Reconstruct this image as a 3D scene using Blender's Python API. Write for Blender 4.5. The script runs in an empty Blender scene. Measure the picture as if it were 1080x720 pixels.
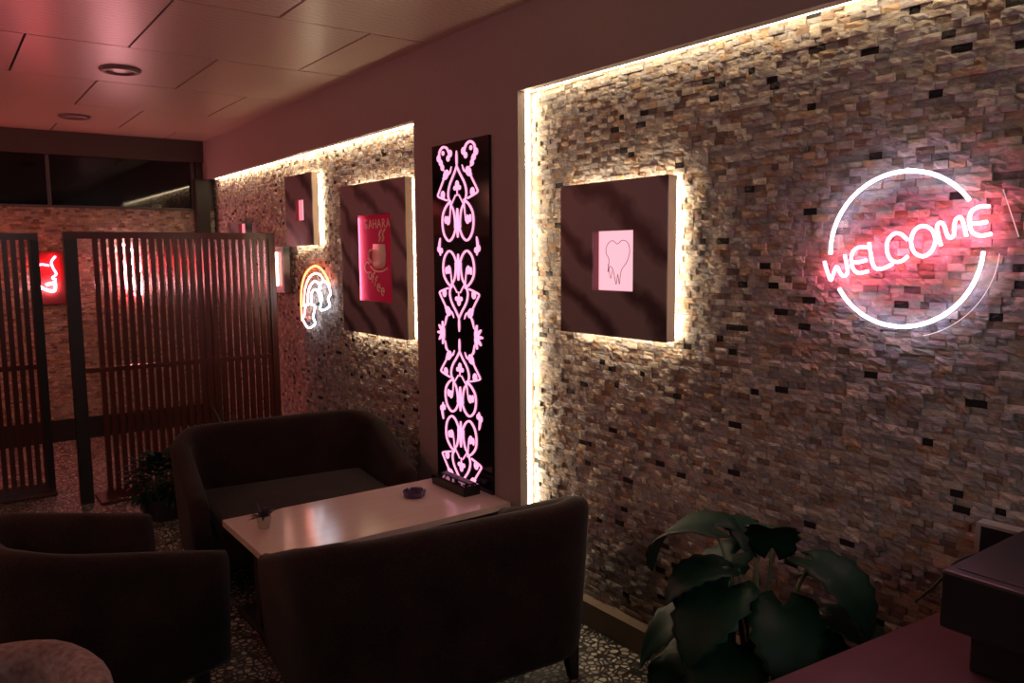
import bpy, bmesh, math, random
from mathutils import Vector, Matrix
R = math.radians
S = bpy.context.scene
COL = S.collection
PI = math.pi

# ------------------------------------------------------------------ helpers
def link(name, bm, mat, parent=None, smooth=False, recalc=True):
    if recalc:
        bmesh.ops.recalc_face_normals(bm, faces=bm.faces[:])
    me = bpy.data.meshes.new(name)
    bm.to_mesh(me); bm.free()
    mats = mat if isinstance(mat, (list, tuple)) else [mat]
    for m in mats: me.materials.append(m)
    if smooth:
        for p in me.polygons: p.use_smooth = True
    o = bpy.data.objects.new(name, me); COL.objects.link(o)
    if parent is not None: o.parent = parent
    return o

def tag(o, label=None, cat=None, group=None, kind=None):
    if label: o['label'] = label
    if cat: o['category'] = cat
    if group: o['group'] = group
    if kind: o['kind'] = kind
    return o

def thing(name, label, cat, loc=(0, 0, 0), rz=0.0, group=None):
    o = bpy.data.objects.new(name, None); COL.objects.link(o)
    o.empty_display_size = .1
    o.location = loc; o.rotation_euler = (0, 0, rz)
    return tag(o, label, cat, group)

def struct(name, bm, mat, parent=None, smooth=False):
    o = link(name, bm, mat, parent, smooth)
    if parent is None: o['kind'] = 'structure'
    return o

def copy_tree(o, parent=None):
    c = o.copy(); COL.objects.link(c)
    if parent is not None: c.parent = parent
    for ch in list(o.children): copy_tree(ch, c)
    return c

def box(bm, x0, x1, y0, y1, z0, z1, mi=0):
    v = [bm.verts.new(p) for p in ((x0,y0,z0),(x1,y0,z0),(x1,y1,z0),(x0,y1,z0),(x0,y0,z1),(x1,y0,z1),(x1,y1,z1),(x0,y1,z1))]
    for f in ((0,3,2,1),(4,5,6,7),(0,1,5,4),(1,2,6,5),(2,3,7,6),(3,0,4,7)):
        fc = bm.faces.new([v[i] for i in f]); fc.material_index = mi
    return v

def rbox(x0, x1, y0, y1, z0, z1, r, seg=3):
    bm = bmesh.new(); box(bm, x0, x1, y0, y1, z0, z1)
    bmesh.ops.bevel(bm, geom=bm.edges[:], offset=r, segments=seg, profile=.5, affect='EDGES')
    return bm

def BX(*a):
    bm = bmesh.new(); box(bm, *a); return bm

def smoothpts(pts, n=5, closed=False):
    P = [Vector(p) for p in pts]; out = []
    N = len(P)
    rng = range(N if closed else N - 1)
    for i in rng:
        if closed: p0, p1, p2, p3 = P[i-1], P[i], P[(i+1) % N], P[(i+2) % N]
        else: p0, p1, p2, p3 = P[max(i-1,0)], P[i], P[i+1], P[min(i+2,N-1)]
        for k in range(n):
            t = k / n
            out.append(.5*((2*p1)+(-p0+p2)*t+(2*p0-5*p1+4*p2-p3)*t*t+(-p0+3*p1-3*p2+p3)*t**3))
    if not closed: out.append(P[-1])
    return out

def tube(bm, pts, r, n=8, closed=False, mi=0):
    """sweep of a circle (r may be a list) along points, rounded off at open ends"""
    P = [Vector(p) for p in pts]; N = len(P)
    rr = r if isinstance(r, (list, tuple)) else [r]*N
    rings = []; up = None
    for i in range(N):
        a = P[(i-1) % N] if (closed or i > 0) else P[i]
        b = P[(i+1) % N] if (closed or i < N-1) else P[i]
        t = (b-a)
        t = t.normalized() if t.length > 1e-9 else Vector((0,0,1))
        if up is None:
            up = Vector((1,0,0)) if abs(t.x) < .8 else Vector((0,0,1))
        up = (up - t*up.dot(t)); up.normalize()
        s = t.cross(up)
        rings.append([bm.verts.new(P[i] + rr[i]*(up*math.cos(2*PI*k/n)+s*math.sin(2*PI*k/n))) for k in range(n)])
    for i in range(N if closed else N-1):
        A, B = rings[i], rings[(i+1) % N]
        for k in range(n):
            f = bm.faces.new((A[k], A[(k+1)%n], B[(k+1)%n], B[k])); f.material_index = mi
    if not closed:
        bm.faces.new(rings[0][::-1]).material_index = mi; bm.faces.new(rings[-1]).material_index = mi

def lathe(bm, prof, c=(0,0), n=24, mi=0):
    rings = []
    for r, z in prof:
        rings.append([bm.verts.new((c[0]+r*math.cos(2*PI*k/n), c[1]+r*math.sin(2*PI*k/n), z)) for k in range(n)])
    for A, B in zip(rings, rings[1:]):
        for k in range(n):
            bm.faces.new((A[k], A[(k+1)%n], B[(k+1)%n], B[k])).material_index = mi
    bm.faces.new(rings[0][::-1]).material_index = mi; bm.faces.new(rings[-1]).material_index = mi

def prism(bm, poly, z0, z1, mi=0):
    a = [bm.verts.new((x,y,z0)) for x,y in poly]; b = [bm.verts.new((x,y,z1)) for x,y in poly]
    n = len(poly)
    bm.faces.new(a[::-1]).material_index = mi; bm.faces.new(b).material_index = mi
    for i in range(n): bm.faces.new((a[i],a[(i+1)%n],b[(i+1)%n],b[i])).material_index = mi

def ring_yz(bm, x0, x1, o, h, mi=0):
    """rectangular ring between x0..x1; o, h = (y0,y1,z0,z1) outer and hole"""
    def c(q, x): return [bm.verts.new((x,y,z)) for y,z in ((q[0],q[2]),(q[1],q[2]),(q[1],q[3]),(q[0],q[3]))]
    of, hf, ob, hb = c(o,x0), c(h,x0), c(o,x1), c(h,x1)
    for i in range(4):
        j = (i+1) % 4
        for q in ((of[i],of[j],hf[j],hf[i]),(ob[i],hb[i],hb[j],ob[j]),(of[i],ob[i],ob[j],of[j]),(hf[i],hf[j],hb[j],hb[i])):
            bm.faces.new(q).material_index = mi

# ------------------------------------------------------------------ materials
def new_mat(name):
    m = bpy.data.materials.new(name); m.use_nodes = True
    nt = m.node_tree; b = nt.nodes['Principled BSDF']
    return m, nt, b

def N(nt, t, **kw):
    n = nt.nodes.new(t)
    for k, v in kw.items():
        if k in n.inputs: n.inputs[k].default_value = v
        else: setattr(n, k, v)
    return n

def plain(name, col, rough=.5, noise=.0, nscale=30, bump=0, metallic=0, spec=.5, sheen=0, coat=0):
    m, nt, b = new_mat(name)
    b.inputs['Base Color'].default_value = (*col, 1)
    b.inputs['Roughness'].default_value = rough
    b.inputs['Metallic'].default_value = metallic
    b.inputs['Specular IOR Level'].default_value = spec
    b.inputs['Sheen Weight'].default_value = sheen
    b.inputs['Coat Weight'].default_value = coat
    tc = N(nt, 'ShaderNodeTexCoord'); nz = N(nt, 'ShaderNodeTexNoise', Scale=nscale, Detail=4.0)
    nt.links.new(tc.outputs['Object'], nz.inputs['Vector'])
    if noise:
        mx = N(nt, 'ShaderNodeMixRGB', blend_type='MIX')
        mx.inputs[1].default_value = (*[c*(1-noise) for c in col], 1)
        mx.inputs[2].default_value = (*[min(1, c*(1+noise)) for c in col], 1)
        nt.links.new(nz.outputs['Fac'], mx.inputs[0]); nt.links.new(mx.outputs[0], b.inputs['Base Color'])
    if bump:
        bp = N(nt, 'ShaderNodeBump', Strength=bump, Distance=.004)
        nt.links.new(nz.outputs['Fac'], bp.inputs['Height']); nt.links.new(bp.outputs[0], b.inputs['Normal'])
    return m

def emit(name, col, strength, base=(.8,.8,.8)):
    m, nt, b = new_mat(name)
    b.inputs['Base Color'].default_value = (*base, 1)
    b.inputs['Emission Color'].default_value = (*col, 1)
    b.inputs['Emission Strength'].default_value = strength
    b.inputs['Roughness'].default_value = .4
    return m

def brick_mat(name, tint=(1,1,1)):
    m, nt, b = new_mat(name)
    at = N(nt, 'ShaderNodeAttribute', attribute_name='stone')
    tc = N(nt, 'ShaderNodeTexCoord')
    nz = N(nt, 'ShaderNodeTexNoise', Scale=42.0, Detail=6.0, Roughness=.72)
    mp = N(nt, 'ShaderNodeMapping'); mp.inputs['Scale'].default_value = (1, 1, 2.6)
    nt.links.new(tc.outputs['Object'], mp.inputs['Vector']); nt.links.new(mp.outputs[0], nz.inputs['Vector'])
    rp = N(nt, 'ShaderNodeValToRGB'); rp.color_ramp.elements[0].position = .3; rp.color_ramp.elements[1].position = .75
    rp.color_ramp.elements[0].color = (.55,.50,.47,1); rp.color_ramp.elements[1].color = (1.25,1.22,1.2,1)
    nt.links.new(nz.outputs['Fac'], rp.inputs[0])
    mx = N(nt, 'ShaderNodeMixRGB', blend_type='MULTIPLY'); mx.inputs[0].default_value = 1
    nt.links.new(at.outputs['Color'], mx.inputs[1]); nt.links.new(rp.outputs[0], mx.inputs[2])
    m2 = N(nt, 'ShaderNodeMixRGB', blend_type='MULTIPLY'); m2.inputs[0].default_value = 1; m2.inputs[2].default_value = (*tint,1)
    nt.links.new(mx.outputs[0], m2.inputs[1]); nt.links.new(m2.outputs[0], b.inputs['Base Color'])
    b.inputs['Roughness'].default_value = .8
    bp = N(nt, 'ShaderNodeBump', Strength=.9, Distance=.006)
    nt.links.new(nz.outputs['Fac'], bp.inputs['Height']); nt.links.new(bp.outputs[0], b.inputs['Normal'])
    return m

def floor_mat():
    m, nt, b = new_mat('pebble mosaic')
    tc = N(nt, 'ShaderNodeTexCoord')
    ve = N(nt, 'ShaderNodeTexVoronoi', feature='DISTANCE_TO_EDGE', Scale=38.0)
    vc = N(nt, 'ShaderNodeTexVoronoi', feature='F1', Scale=38.0)
    nz = N(nt, 'ShaderNodeTexNoise', Scale=3.0, Detail=2.0)
    for n in (ve, vc, nz): nt.links.new(tc.outputs['Object'], n.inputs['Vector'])
    rp = N(nt, 'ShaderNodeValToRGB'); rp.color_ramp.elements[0].position = .10; rp.color_ramp.elements[1].position = .2
    nt.links.new(ve.outputs['Distance'], rp.inputs[0])
    sep = N(nt, 'ShaderNodeSeparateColor'); nt.links.new(vc.outputs['Color'], sep.inputs[0])
    cr = N(nt, 'ShaderNodeValToRGB'); e = cr.color_ramp.elements
    e[0].color = (.10,.085,.075,1); e[1].color = (.62,.58,.5,1)
    x = e.new(.35); x.color = (.34,.29,.23,1); x = e.new(.6); x.color = (.5,.44,.36,1)
    nt.links.new(sep.outputs[0], cr.inputs[0])
    mx = N(nt, 'ShaderNodeMixRGB'); mx.inputs[1].default_value = (.015,.013,.012,1)
    nt.links.new(rp.outputs[0], mx.inputs[0]); nt.links.new(cr.outputs[0], mx.inputs[2])
    nt.links.new(mx.outputs[0], b.inputs['Base Color'])
    b.inputs['Roughness'].default_value = .35
    bp = N(nt, 'ShaderNodeBump', Strength=.5, Distance=.004)
    nt.links.new(rp.outputs[0], bp.inputs['Height']); nt.links.new(bp.outputs[0], b.inputs['Normal'])
    return m

def ceiling_mat():
    m, nt, b = new_mat('wood grain ceiling panel')
    tc = N(nt, 'ShaderNodeTexCoord')
    mp = N(nt, 'ShaderNodeMapping'); mp.inputs['Scale'].default_value = (5, 1.2, 1)
    wv = N(nt, 'ShaderNodeTexWave', wave_type='BANDS', bands_direction='Y', Scale=6.0, Distortion=7.0, Detail=2.0)
    wv.inputs['Detail Scale'].default_value = .7
    nt.links.new(tc.outputs['Object'], mp.inputs['Vector']); nt.links.new(mp.outputs[0], wv.inputs['Vector'])
    mx = N(nt, 'ShaderNodeMixRGB'); mx.inputs[1].default_value = (.50,.38,.30,1); mx.inputs[2].default_value = (.58,.46,.37,1)
    nt.links.new(wv.outputs['Fac'], mx.inputs[0]); nt.links.new(mx.outputs[0], b.inputs['Base Color'])
    b.inputs['Roughness'].default_value = .33
    b.inputs['Specular IOR Level'].default_value = .5
    bp = N(nt, 'ShaderNodeBump', Strength=.12, Distance=.004)
    nt.links.new(wv.outputs['Fac'], bp.inputs['Height']); nt.links.new(bp.outputs[0], b.inputs['Normal'])
    return m

def marble_mat():
    m, nt, b = new_mat('dark veined board')
    tc = N(nt, 'ShaderNodeTexCoord')
    mp = N(nt, 'ShaderNodeMapping'); mp.inputs['Rotation'].default_value = (R(-36), 0, 0)
    wv = N(nt, 'ShaderNodeTexWave', wave_type='BANDS', bands_direction='Z', Scale=1.5, Distortion=4.5, Detail=4.0)
    wv.inputs['Detail Scale'].default_value = 1.7
    nt.links.new(tc.outputs['Object'], mp.inputs['Vector']); nt.links.new(mp.outputs[0], wv.inputs['Vector'])
    rp = N(nt, 'ShaderNodeValToRGB'); e = rp.color_ramp.elements
    e[0].position = .0; e[0].color = (.022,.018,.020,1); e[1].position = .5; e[1].color = (.20,.175,.18,1)
    x = e.new(.16); x.color = (.09,.078,.08,1)
    nt.links.new(wv.outputs['Fac'], rp.inputs[0]); nt.links.new(rp.outputs[0], b.inputs['Base Color'])
    b.inputs['Roughness'].default_value = .42
    return m

def wood_mat(name, c0, c1, rough, axis='Y', scale=9.0, stretch=(1,1,1)):
    m, nt, b = new_mat(name)
    tc = N(nt, 'ShaderNodeTexCoord')
    mp = N(nt, 'ShaderNodeMapping'); mp.inputs['Scale'].default_value = stretch
    wv = N(nt, 'ShaderNodeTexNoise', Scale=scale, Detail=5.0, Roughness=.6)
    nt.links.new(tc.outputs['Object'], mp.inputs['Vector']); nt.links.new(mp.outputs[0], wv.inputs['Vector'])
    mx = N(nt, 'ShaderNodeMixRGB'); mx.inputs[1].default_value = (*c0,1); mx.inputs[2].default_value = (*c1,1)
    nt.links.new(wv.outputs['Fac'], mx.inputs[0]); nt.links.new(mx.outputs[0], b.inputs['Base Color'])
    b.inputs['Roughness'].default_value = rough
    return m

def fabric_mat(name, c0, c1, scale=140):
    m, nt, b = new_mat(name)
    tc = N(nt, 'ShaderNodeTexCoord')
    n1 = N(nt, 'ShaderNodeTexNoise', Scale=float(scale), Detail=3.0); n2 = N(nt, 'ShaderNodeTexNoise', Scale=6.0, Detail=3.0)
    for n in (n1, n2): nt.links.new(tc.outputs['Object'], n.inputs['Vector'])
    ad = N(nt, 'ShaderNodeMath', operation='MULTIPLY'); nt.links.new(n1.outputs['Fac'], ad.inputs[0]); nt.links.new(n2.outputs['Fac'], ad.inputs[1])
    rp = N(nt, 'ShaderNodeValToRGB'); e = rp.color_ramp.elements
    e[0].position = .12; e[1].position = .42; e[0].color = (*c0,1); e[1].color = (*c1,1)
    nt.links.new(ad.outputs[0], rp.inputs[0]); nt.links.new(rp.outputs[0], b.inputs['Base Color'])
    b.inputs['Roughness'].default_value = .9; b.inputs['Specular IOR Level'].default_value = .15
    b.inputs['Sheen Weight'].default_value = .08; b.inputs['Sheen Roughness'].default_value = .5
    bp = N(nt, 'ShaderNodeBump', Strength=.35, Distance=.002)
    nt.links.new(n1.outputs['Fac'], bp.inputs['Height']); nt.links.new(bp.outputs[0], b.inputs['Normal'])
    return m

def leaf_mat(name, c, rough=.35):
    m, nt, b = new_mat(name)
    tc = N(nt, 'ShaderNodeTexCoord'); nz = N(nt, 'ShaderNodeTexNoise', Scale=9.0, Detail=3.0)
    nt.links.new(tc.outputs['Object'], nz.inputs['Vector'])
    mx = N(nt, 'ShaderNodeMixRGB'); mx.inputs[1].default_value = (c[0]*.5,c[1]*.5,c[2]*.5,1); mx.inputs[2].default_value = (c[0]*1.5,c[1]*1.5,c[2]*1.5,1)
    nt.links.new(nz.outputs['Fac'], mx.inputs[0]); nt.links.new(mx.outputs[0], b.inputs['Base Color'])
    b.inputs['Roughness'].default_value = rough; b.inputs['Specular IOR Level'].default_value = .22
    return m

def clear_mat():
    m, nt, b = new_mat('clear acrylic')
    out = nt.nodes['Material Output']
    tr = N(nt, 'ShaderNodeBsdfTransparent'); tr.inputs[0].default_value = (.96,.95,.96,1)
    gl = N(nt, 'ShaderNodeBsdfGlossy', Roughness=.05)
    fr = N(nt, 'ShaderNodeFresnel', IOR=1.45)
    mx = N(nt, 'ShaderNodeMixShader')
    ml = N(nt, 'ShaderNodeMath', operation='MULTIPLY'); ml.inputs[1].default_value = .10
    nt.links.new(fr.outputs[0], ml.inputs[0]); nt.links.new(ml.outputs[0], mx.inputs[0]); nt.links.new(tr.outputs[0], mx.inputs[1]); nt.links.new(gl.outputs[0], mx.inputs[2])
    nt.links.new(mx.outputs[0], out.inputs['Surface'])
    return m

M = {}
M['plaster'] = plain('painted plaster', (.27,.215,.21), .6, .06, 40, .12)
M['brick'] = brick_mat('split face stone mosaic')
M['brick_back'] = brick_mat('split face stone mosaic of end wall', (1.0,.9,.8))
M['floor'] = floor_mat()
M['ceiling'] = ceiling_mat()
M['gap'] = plain('ceiling void', (.02,.015,.015), .9)
M['skirt'] = plain('brown skirting', (.20,.14,.10), .5, .2, 12)
M['black_skirt'] = plain('black skirting', (.015,.014,.015), .4)
M['trim'] = plain('dark pilaster paint', (.018,.014,.012), .6, .1)
M['beam'] = plain('dark beam paint', (.06,.035,.034), .55, .1)
M['glass_dark'] = plain('dark night glass', (.003,.003,.004), .04, spec=.55)
M['mullion'] = plain('window frame metal', (.06,.05,.05), .4)
M['led'] = emit('warm light strip', (1,.80,.52), 34)
M['led_top'] = emit('warm light strip under soffit', (1,.78,.48), 25)
M['led_near'] = emit('warm light strip under near soffit', (1,.78,.48), 15)
M['halo'] = emit('warm light strip behind frame', (1,.82,.54), 34)
M['marble'] = marble_mat()
M['frame_side'] = plain('cream frame side', (.72,.56,.43), .5, .05)
M['recess'] = plain('red recess lining', (.28,.045,.05), .4)
M['red_glow_board'] = plain('dark red neon glow on board', (.13,.012,.014), .5)  # red base colour stands in for neon glow on the wall
M['pink_panel'] = emit('pink lit panel', (1,.56,.66), .95, (.6,.3,.35))
M['pink_panel_small'] = emit('small pink lit panel', (1,.28,.36), .9, (.6,.3,.35))
M['coffee_panel'] = plain('magenta sign panel', (.72,.02,.14), .2)
M['magenta_led'] = emit('magenta light strip', (1,.22,.34), 22)
M['gold'] = plain('pale gold lettering', (.85,.72,.52), .5)
M['etch'] = plain('etched outline', (.48,.26,.24), .6)
M['black_gloss'] = plain('black gloss acrylic', (.006,.005,.008), .08)
M['filigree'] = emit('pink glowing filigree', (1,.38,.60), 1.3, (.8,.5,.7))
M['neon_pink'] = emit('pink neon', (1,.14,.22), 42)
M['neon_white'] = emit('cool white neon', (.74,.74,1), 14)
M['neon_orange'] = emit('orange neon', (1,.12,.025), 11)
M['neon_cloud'] = emit('cloud white neon', (.78,.86,1), 6)
M['neon_peach'] = emit('peach white neon', (1,.6,.45), 5)
M['neon_red'] = emit('red neon', (1,.03,.045), 75)
M['neon_redwhite'] = emit('rosy white neon', (1,.42,.46), 60)
M['clear'] = clear_mat()
M['edge'] = emit('lit acrylic edge', (1,.55,.6), .55)
M['slat'] = wood_mat('varnished red brown slats', (.05,.013,.009), (.09,.024,.015), .27, scale=5, stretch=(6,6,.6))
M['table'] = wood_mat('pale cream tabletop', (.54,.40,.38), (.64,.49,.46), .15, scale=4, stretch=(1,9,9))
M['table_edge'] = plain('table edge band', (.45,.38,.34), .4)
M['black_metal'] = plain('black metal', (.012,.012,.013), .45)
M['fabric'] = fabric_mat('dark brown weave', (.010,.005,.0045), (.032,.014,.012))
M['fabric_lit'] = fabric_mat('weave with pink lamplight in its colour', (.17,.09,.09), (.42,.28,.27), 60)  # lit version of the weave: pinkish lamplight put into the colour
M['leg'] = plain('black stained wood leg', (.014,.010,.009), .4)
M['leaf'] = leaf_mat('deep green leaf', (.004,.030,.017), .5)
M['leaf_small'] = leaf_mat('dark green leaf', (.006,.034,.022), .5)
M['leaf_purple'] = leaf_mat('violet grey sprig', (.05,.035,.06), .5)
M['stem'] = plain('plant stem', (.10,.14,.06), .5)
M['soil'] = plain('dark soil', (.02,.014,.01), .95, .4, 60, .5)
M['pot_black'] = plain('black planter', (.02,.02,.022), .4)
M['pot_clay'] = plain('pale clay pot', (.42,.33,.27), .7, .1)
M['glass_purple'] = plain('dark cut glass', (.05,.02,.07), .08, spec=.8)
M['counter'] = wood_mat('red brown counter top', (.075,.022,.035), (.12,.038,.055), .28, scale=5, stretch=(1,6,6))
M['machine'] = plain('black plastic', (.009,.008,.013), .4)
M['pale_metal'] = plain('pale frame', (.35,.30,.30), .5)
M['down_rim'] = plain('downlight rim', (.14,.10,.09), .35)
M['down_lens'] = plain('unlit downlight lens', (.26,.20,.19), .25)

# ------------------------------------------------------------------ room shell
XW, XB, YB, ZC = 2.155, 2.25, 7.88, 2.67       # plaster face, stone face, end wall, ceiling
X0, Y0 = -3.6, -2.6
NZ = 2.315                                     # top of the lit niches
YA, YC = 2.89, 3.828                           # the pier between the niches

struct('floor', BX(X0-.1, 2.5, Y0-.1, YB+.2, -.1, 0), M['floor'])

# ceiling: square boards laid in a running bond with open joints, on a dark void
bm = bmesh.new()
box(bm, X0-.1, 2.5, Y0-.1, YB+.2, ZC+.02, ZC+.1, 1)
random.seed(3)
T, TY = .905, .938
y = 3.63 - TY*7; k = -7
while y < YB:
    off = .91 if k % 2 == 0 else .455
    x = off - T*6
    while x < 2.5:
        ax, bx = max(x+.006, X0), min(x+T-.006, XW+.02)
        ay, by = max(y+.006, Y0), min(y+TY-.006, YB)
        if bx-ax > .02 and by-ay > .02:
            v = box(bm, ax, bx, ay, by, ZC, ZC+.018, 0)
            for q in v: q.co.z += (q.co.x-(ax+bx)/2)*sx_ if False else 0
            tx, ty = random.uniform(-.004,.004), random.uniform(-.004,.004)
            for q in v: q.co.z += abs(.002) + (q.co.x-(ax+bx)/2)*tx + (q.co.y-(ay+by)/2)*ty
        x += T
    y += TY; k += 1
struct('ceiling', bm, [M['ceiling'], M['gap']])

# right wall: plaster soffit above the niches, and the pier between them
bm = bmesh.new()
prof = [(XW, Y0), (2.5, Y0), (2.5, YB+.1), (XW, YB+.1)]
box(bm, XW, 2.20, Y0, YB, NZ, ZC+.02); box(bm, 2.20, 2.45, Y0, YB, NZ+.022, ZC+.02)
box(bm, XW, 2.198, YA, YC, 0, NZ); box(bm, 2.198, 2.45, YA+.013, YC, 0, NZ)
struct('wall_right', bm, M['plaster'])

def stone_wall(name, mat, u0, u1, z0, z1, place, seed, rh=.0215, lmin=.028, lmax=.058, depth=.0115, black=True):
    """rows of split stones, each a block of its own depth; place(u, z, d) -> world point"""
    rnd = random.Random(seed)
    bm = bmesh.new(); lay = bm.loops.layers.float_color.new('stone')
    pal = [((.45,.39,.33),5),((.39,.35,.32),5),((.38,.36,.36),7),((.31,.295,.305),4),((.55,.50,.44),3),((.33,.23,.17),1.6),((.26,.19,.15),1.6),((.20,.17,.165),2),((.43,.31,.21),1.5),((.012,.011,.013),.75)]
    if not black: pal = pal[:-1]
    cols = [p[0] for p in pal]; ws = [p[1] for p in pal]
    nrow = max(1, round((z1-z0)/rh)); h = (z1-z0)/nrow
    for r in range(nrow):
        za, zb = z0+r*h, z0+(r+1)*h
        u = u0 - rnd.random()*lmin
        while u < u1:
            l = rnd.uniform(lmin, lmax)
            a, b = max(u, u0), min(u+l, u1); u += l
            if b-a < .004: continue
            c = rnd.choices(cols, ws)[0]; s = rnd.uniform(.82, 1.18)
            c = (c[0]*s, c[1]*s, c[2]*s, 1)
            d = rnd.random()**1.3*depth
            if c[0] < .05: d *= .5
            g = .0002
            nx = 3 if b-a > .02 else 2
            grid = []
            for jz in range(3):
                row = []
                for iu in range(nx+1):
                    edge = iu in (0, nx) or jz in (0, 2)
                    dd = d + rnd.uniform(-.0022, .0012) if edge else d + rnd.uniform(-.0005, .0040)
                    uu = a + g + (b-a-2*g)*iu/nx + (0 if iu in (0, nx) else rnd.uniform(-.2,.2)*(b-a)/nx)
                    zz = za + g + (h-2*g)*jz/2 + (rnd.uniform(-.22,.22)*h if jz == 1 else 0)
                    row.append(bm.verts.new(place(uu, zz, max(.0005, dd))))
                grid.append(row)
            fs = []
            for jz in range(2):
                for iu in range(nx):
                    fs.append(bm.faces.new((grid[jz][iu], grid[jz][iu+1], grid[jz+1][iu+1], grid[jz+1][iu])))
            F = grid[0] + [grid[1][nx]] + grid[2][::-1] + [grid[1][0]]
            K = [bm.verts.new(place(p[0], p[1], -.012)) for p in ((a+g,za+g),(b-g,za+g),(b-g,zb-g),(a+g,zb-g))]
            cor = (grid[0][0], grid[0][nx], grid[2][nx], grid[2][0])
            sides = (grid[0], [grid[0][nx], grid[1][nx], grid[2][nx]], grid[2][::-1], [grid[2][0], grid[1][0], grid[0][0]])
            for q in range(4): fs.append(bm.faces.new(sides[q] + [K[(q+1)%4], K[q]]))
            for f in fs:
                for lp in f.loops: lp[lay] = c
    # solid backing
    q = [bm.verts.new(place(u_, z_, -.01)) for u_, z_ in ((u0,z0),(u1,z0),(u1,z1),(u0,z1))]
    w = [bm.verts.new(place(u_, z_, -.15)) for u_, z_ in ((u0,z0),(u1,z0),(u1,z1),(u0,z1))]
    fs = [bm.faces.new(q), bm.faces.new(w[::-1])] + [bm.faces.new((q[i],w[i],w[(i+1)%4],q[(i+1)%4])) for i in range(4)]
    for f in fs:
        for lp in f.loops: lp[lay] = (.10,.085,.075,1)
    o = link(name, bm, mat); o['kind'] = 'structure'
    return o

stone_wall('wall_right_near', M['brick'], -.6, YA+.02, 0, NZ+.02, lambda u,z,d: (XB-d,u,z), 11)
stone_wall('wall_right_far', M['brick'], YC-.02, YB-.02, 0, NZ+.02, lambda u,z,d: (XB-d,u,z), 12)
stone_wall('wall_back', M['brick_back'], -1.9, XW+.09, 0, 2.035, lambda u,z,d: (u,YB-d,z), 13, black=False, depth=.007)

# end wall above the stone: sill, dark transom window, beam
struct('wall_back_upper', BX(X0, 2.45, YB+.02, YB+.2, 2.03, ZC+.02), M['beam'])
struct('trim_1', BX(X0, XW, YB-.05, YB+.02, 2.475, ZC+.02), M['beam'])
struct('trim_2', BX(XW-.10, XW+.02, YB-.11, YB-.011, 0, NZ+.0), M['trim'])
struct('trim_3', BX(X0, XW-.10, YB-.025, YB+.03, 2.03, 2.05), M['mullion'])
w = struct('window_1', BX(X0, XW-.06, YB, YB+.012, 2.05, 2.475), M['glass_dark'])
bm = bmesh.new()
for xm in (-.6, .875, XW-.1): box(bm, xm-.014, xm+.014, YB-.02, YB, 2.05, 2.475)
link('window_frame', bm, M['mullion'], w)
# rest of the room, out of the picture
struct('wall_left', BX(X0-.1, X0, Y0, YB, 0, ZC+.02), M['plaster'])
struct('wall_front', BX(X0, 2.5, Y0-.1, Y0, 0, ZC+.02), M['plaster'])
struct('wall_back_left', BX(X0, -1.9, YB-.01, YB+.2, 0, 2.03), M['plaster'])
struct('wall_right_rear', BX(XB-.02, 2.45, Y0, -.6, 0, NZ), M['plaster'])
struct('baseboard_right', BX(2.185, XB-.0, -.6, YA, 0, .105), M['skirt'])
struct('baseboard_back', BX(-1.9, XW-.1, YB-.045, YB-.014, 0, .19), M['black_skirt'])

# light strips in the niches
def strip(name, bm, label, mat='led'):
    return tag(link(name, bm, M[mat]), label, 'light strip', 'warm light strips in the stone niches')
strip('light_strip', BX(2.1995, 2.222, YA+.001, YA+.012, .03, NZ-.002), 'warm white vertical light strip glowing along the right edge of the plaster pier')
strip('light_strip', BX(2.2005, 2.220, -.6, YA-.004, NZ+.002, NZ+.018), 'warm light strip under the soffit above the near stone wall', 'led_near')
strip('light_strip', BX(2.2005, 2.220, YC+.01, YB-.24, NZ-.002, NZ+.018), 'warm light strip under the soffit above the far stone wall', 'led_top')

# downlights
def downlight(x, y, label):
    t = thing('downlight', label, 'ceiling light', (x, y, ZC), 0, 'round downlights in the ceiling')
    bm = bmesh.new(); lathe(bm, [(.076,.004),(.112,.004),(.112,-.006),(.10,-.016),(.076,-.016),(.076,.004)], n=32); link('rim', bm, M['down_rim'], t, True)
    bm = bmesh.new(); lathe(bm, [(.077,.004),(.077,-.008),(.04,-.011)], n=32); link('lens', bm, M['down_lens'], t, True)
downlight(.967, 5.11, 'larger-looking unlit round downlight, nearer of the two set in the ceiling')
downlight(.975, 6.95, 'smaller-looking round downlight in the ceiling close to the dark transom window')

# ------------------------------------------------------------------ framed light boxes
def text_mesh(body, size, extrude=.0012):
    c = bpy.data.curves.new('lettering', 'FONT'); c.body = body; c.size = size; c.extrude = extrude
    c.align_x = 'CENTER'; c.align_y = 'BOTTOM_BASELINE' if False else c.align_y
    o = bpy.data.objects.new('lettering_tmp', c); COL.objects.link(o)
    me = bpy.data.meshes.new_from_object(o.evaluated_get(bpy.context.evaluated_depsgraph_get()))
    bpy.data.objects.remove(o); bpy.data.curves.remove(c)
    return me

def add_text(bm, body, size, y, z, x, rot=0, shear=0, sx=1):
    """letters on a wall facing -x, reading towards -y"""
    me = text_mesh(body, size)
    mt = Matrix(((0,0,-1,x),(-1,0,0,y),(0,1,0,z),(0,0,0,1))) @ Matrix.Rotation(rot, 4, 'Z') @ Matrix(((sx,shear,0,0),(0,1,0,0),(0,0,1,0),(0,0,0,1)))
    n0 = len(bm.verts)
    b2 = bmesh.new(); b2.from_mesh(me); b2.transform(mt)
    tmp = bpy.data.meshes.new('t'); b2.to_mesh(tmp); b2.free(); bm.from_mesh(tmp)
    bpy.data.meshes.remove(tmp); bpy.data.meshes.remove(me)

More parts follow.
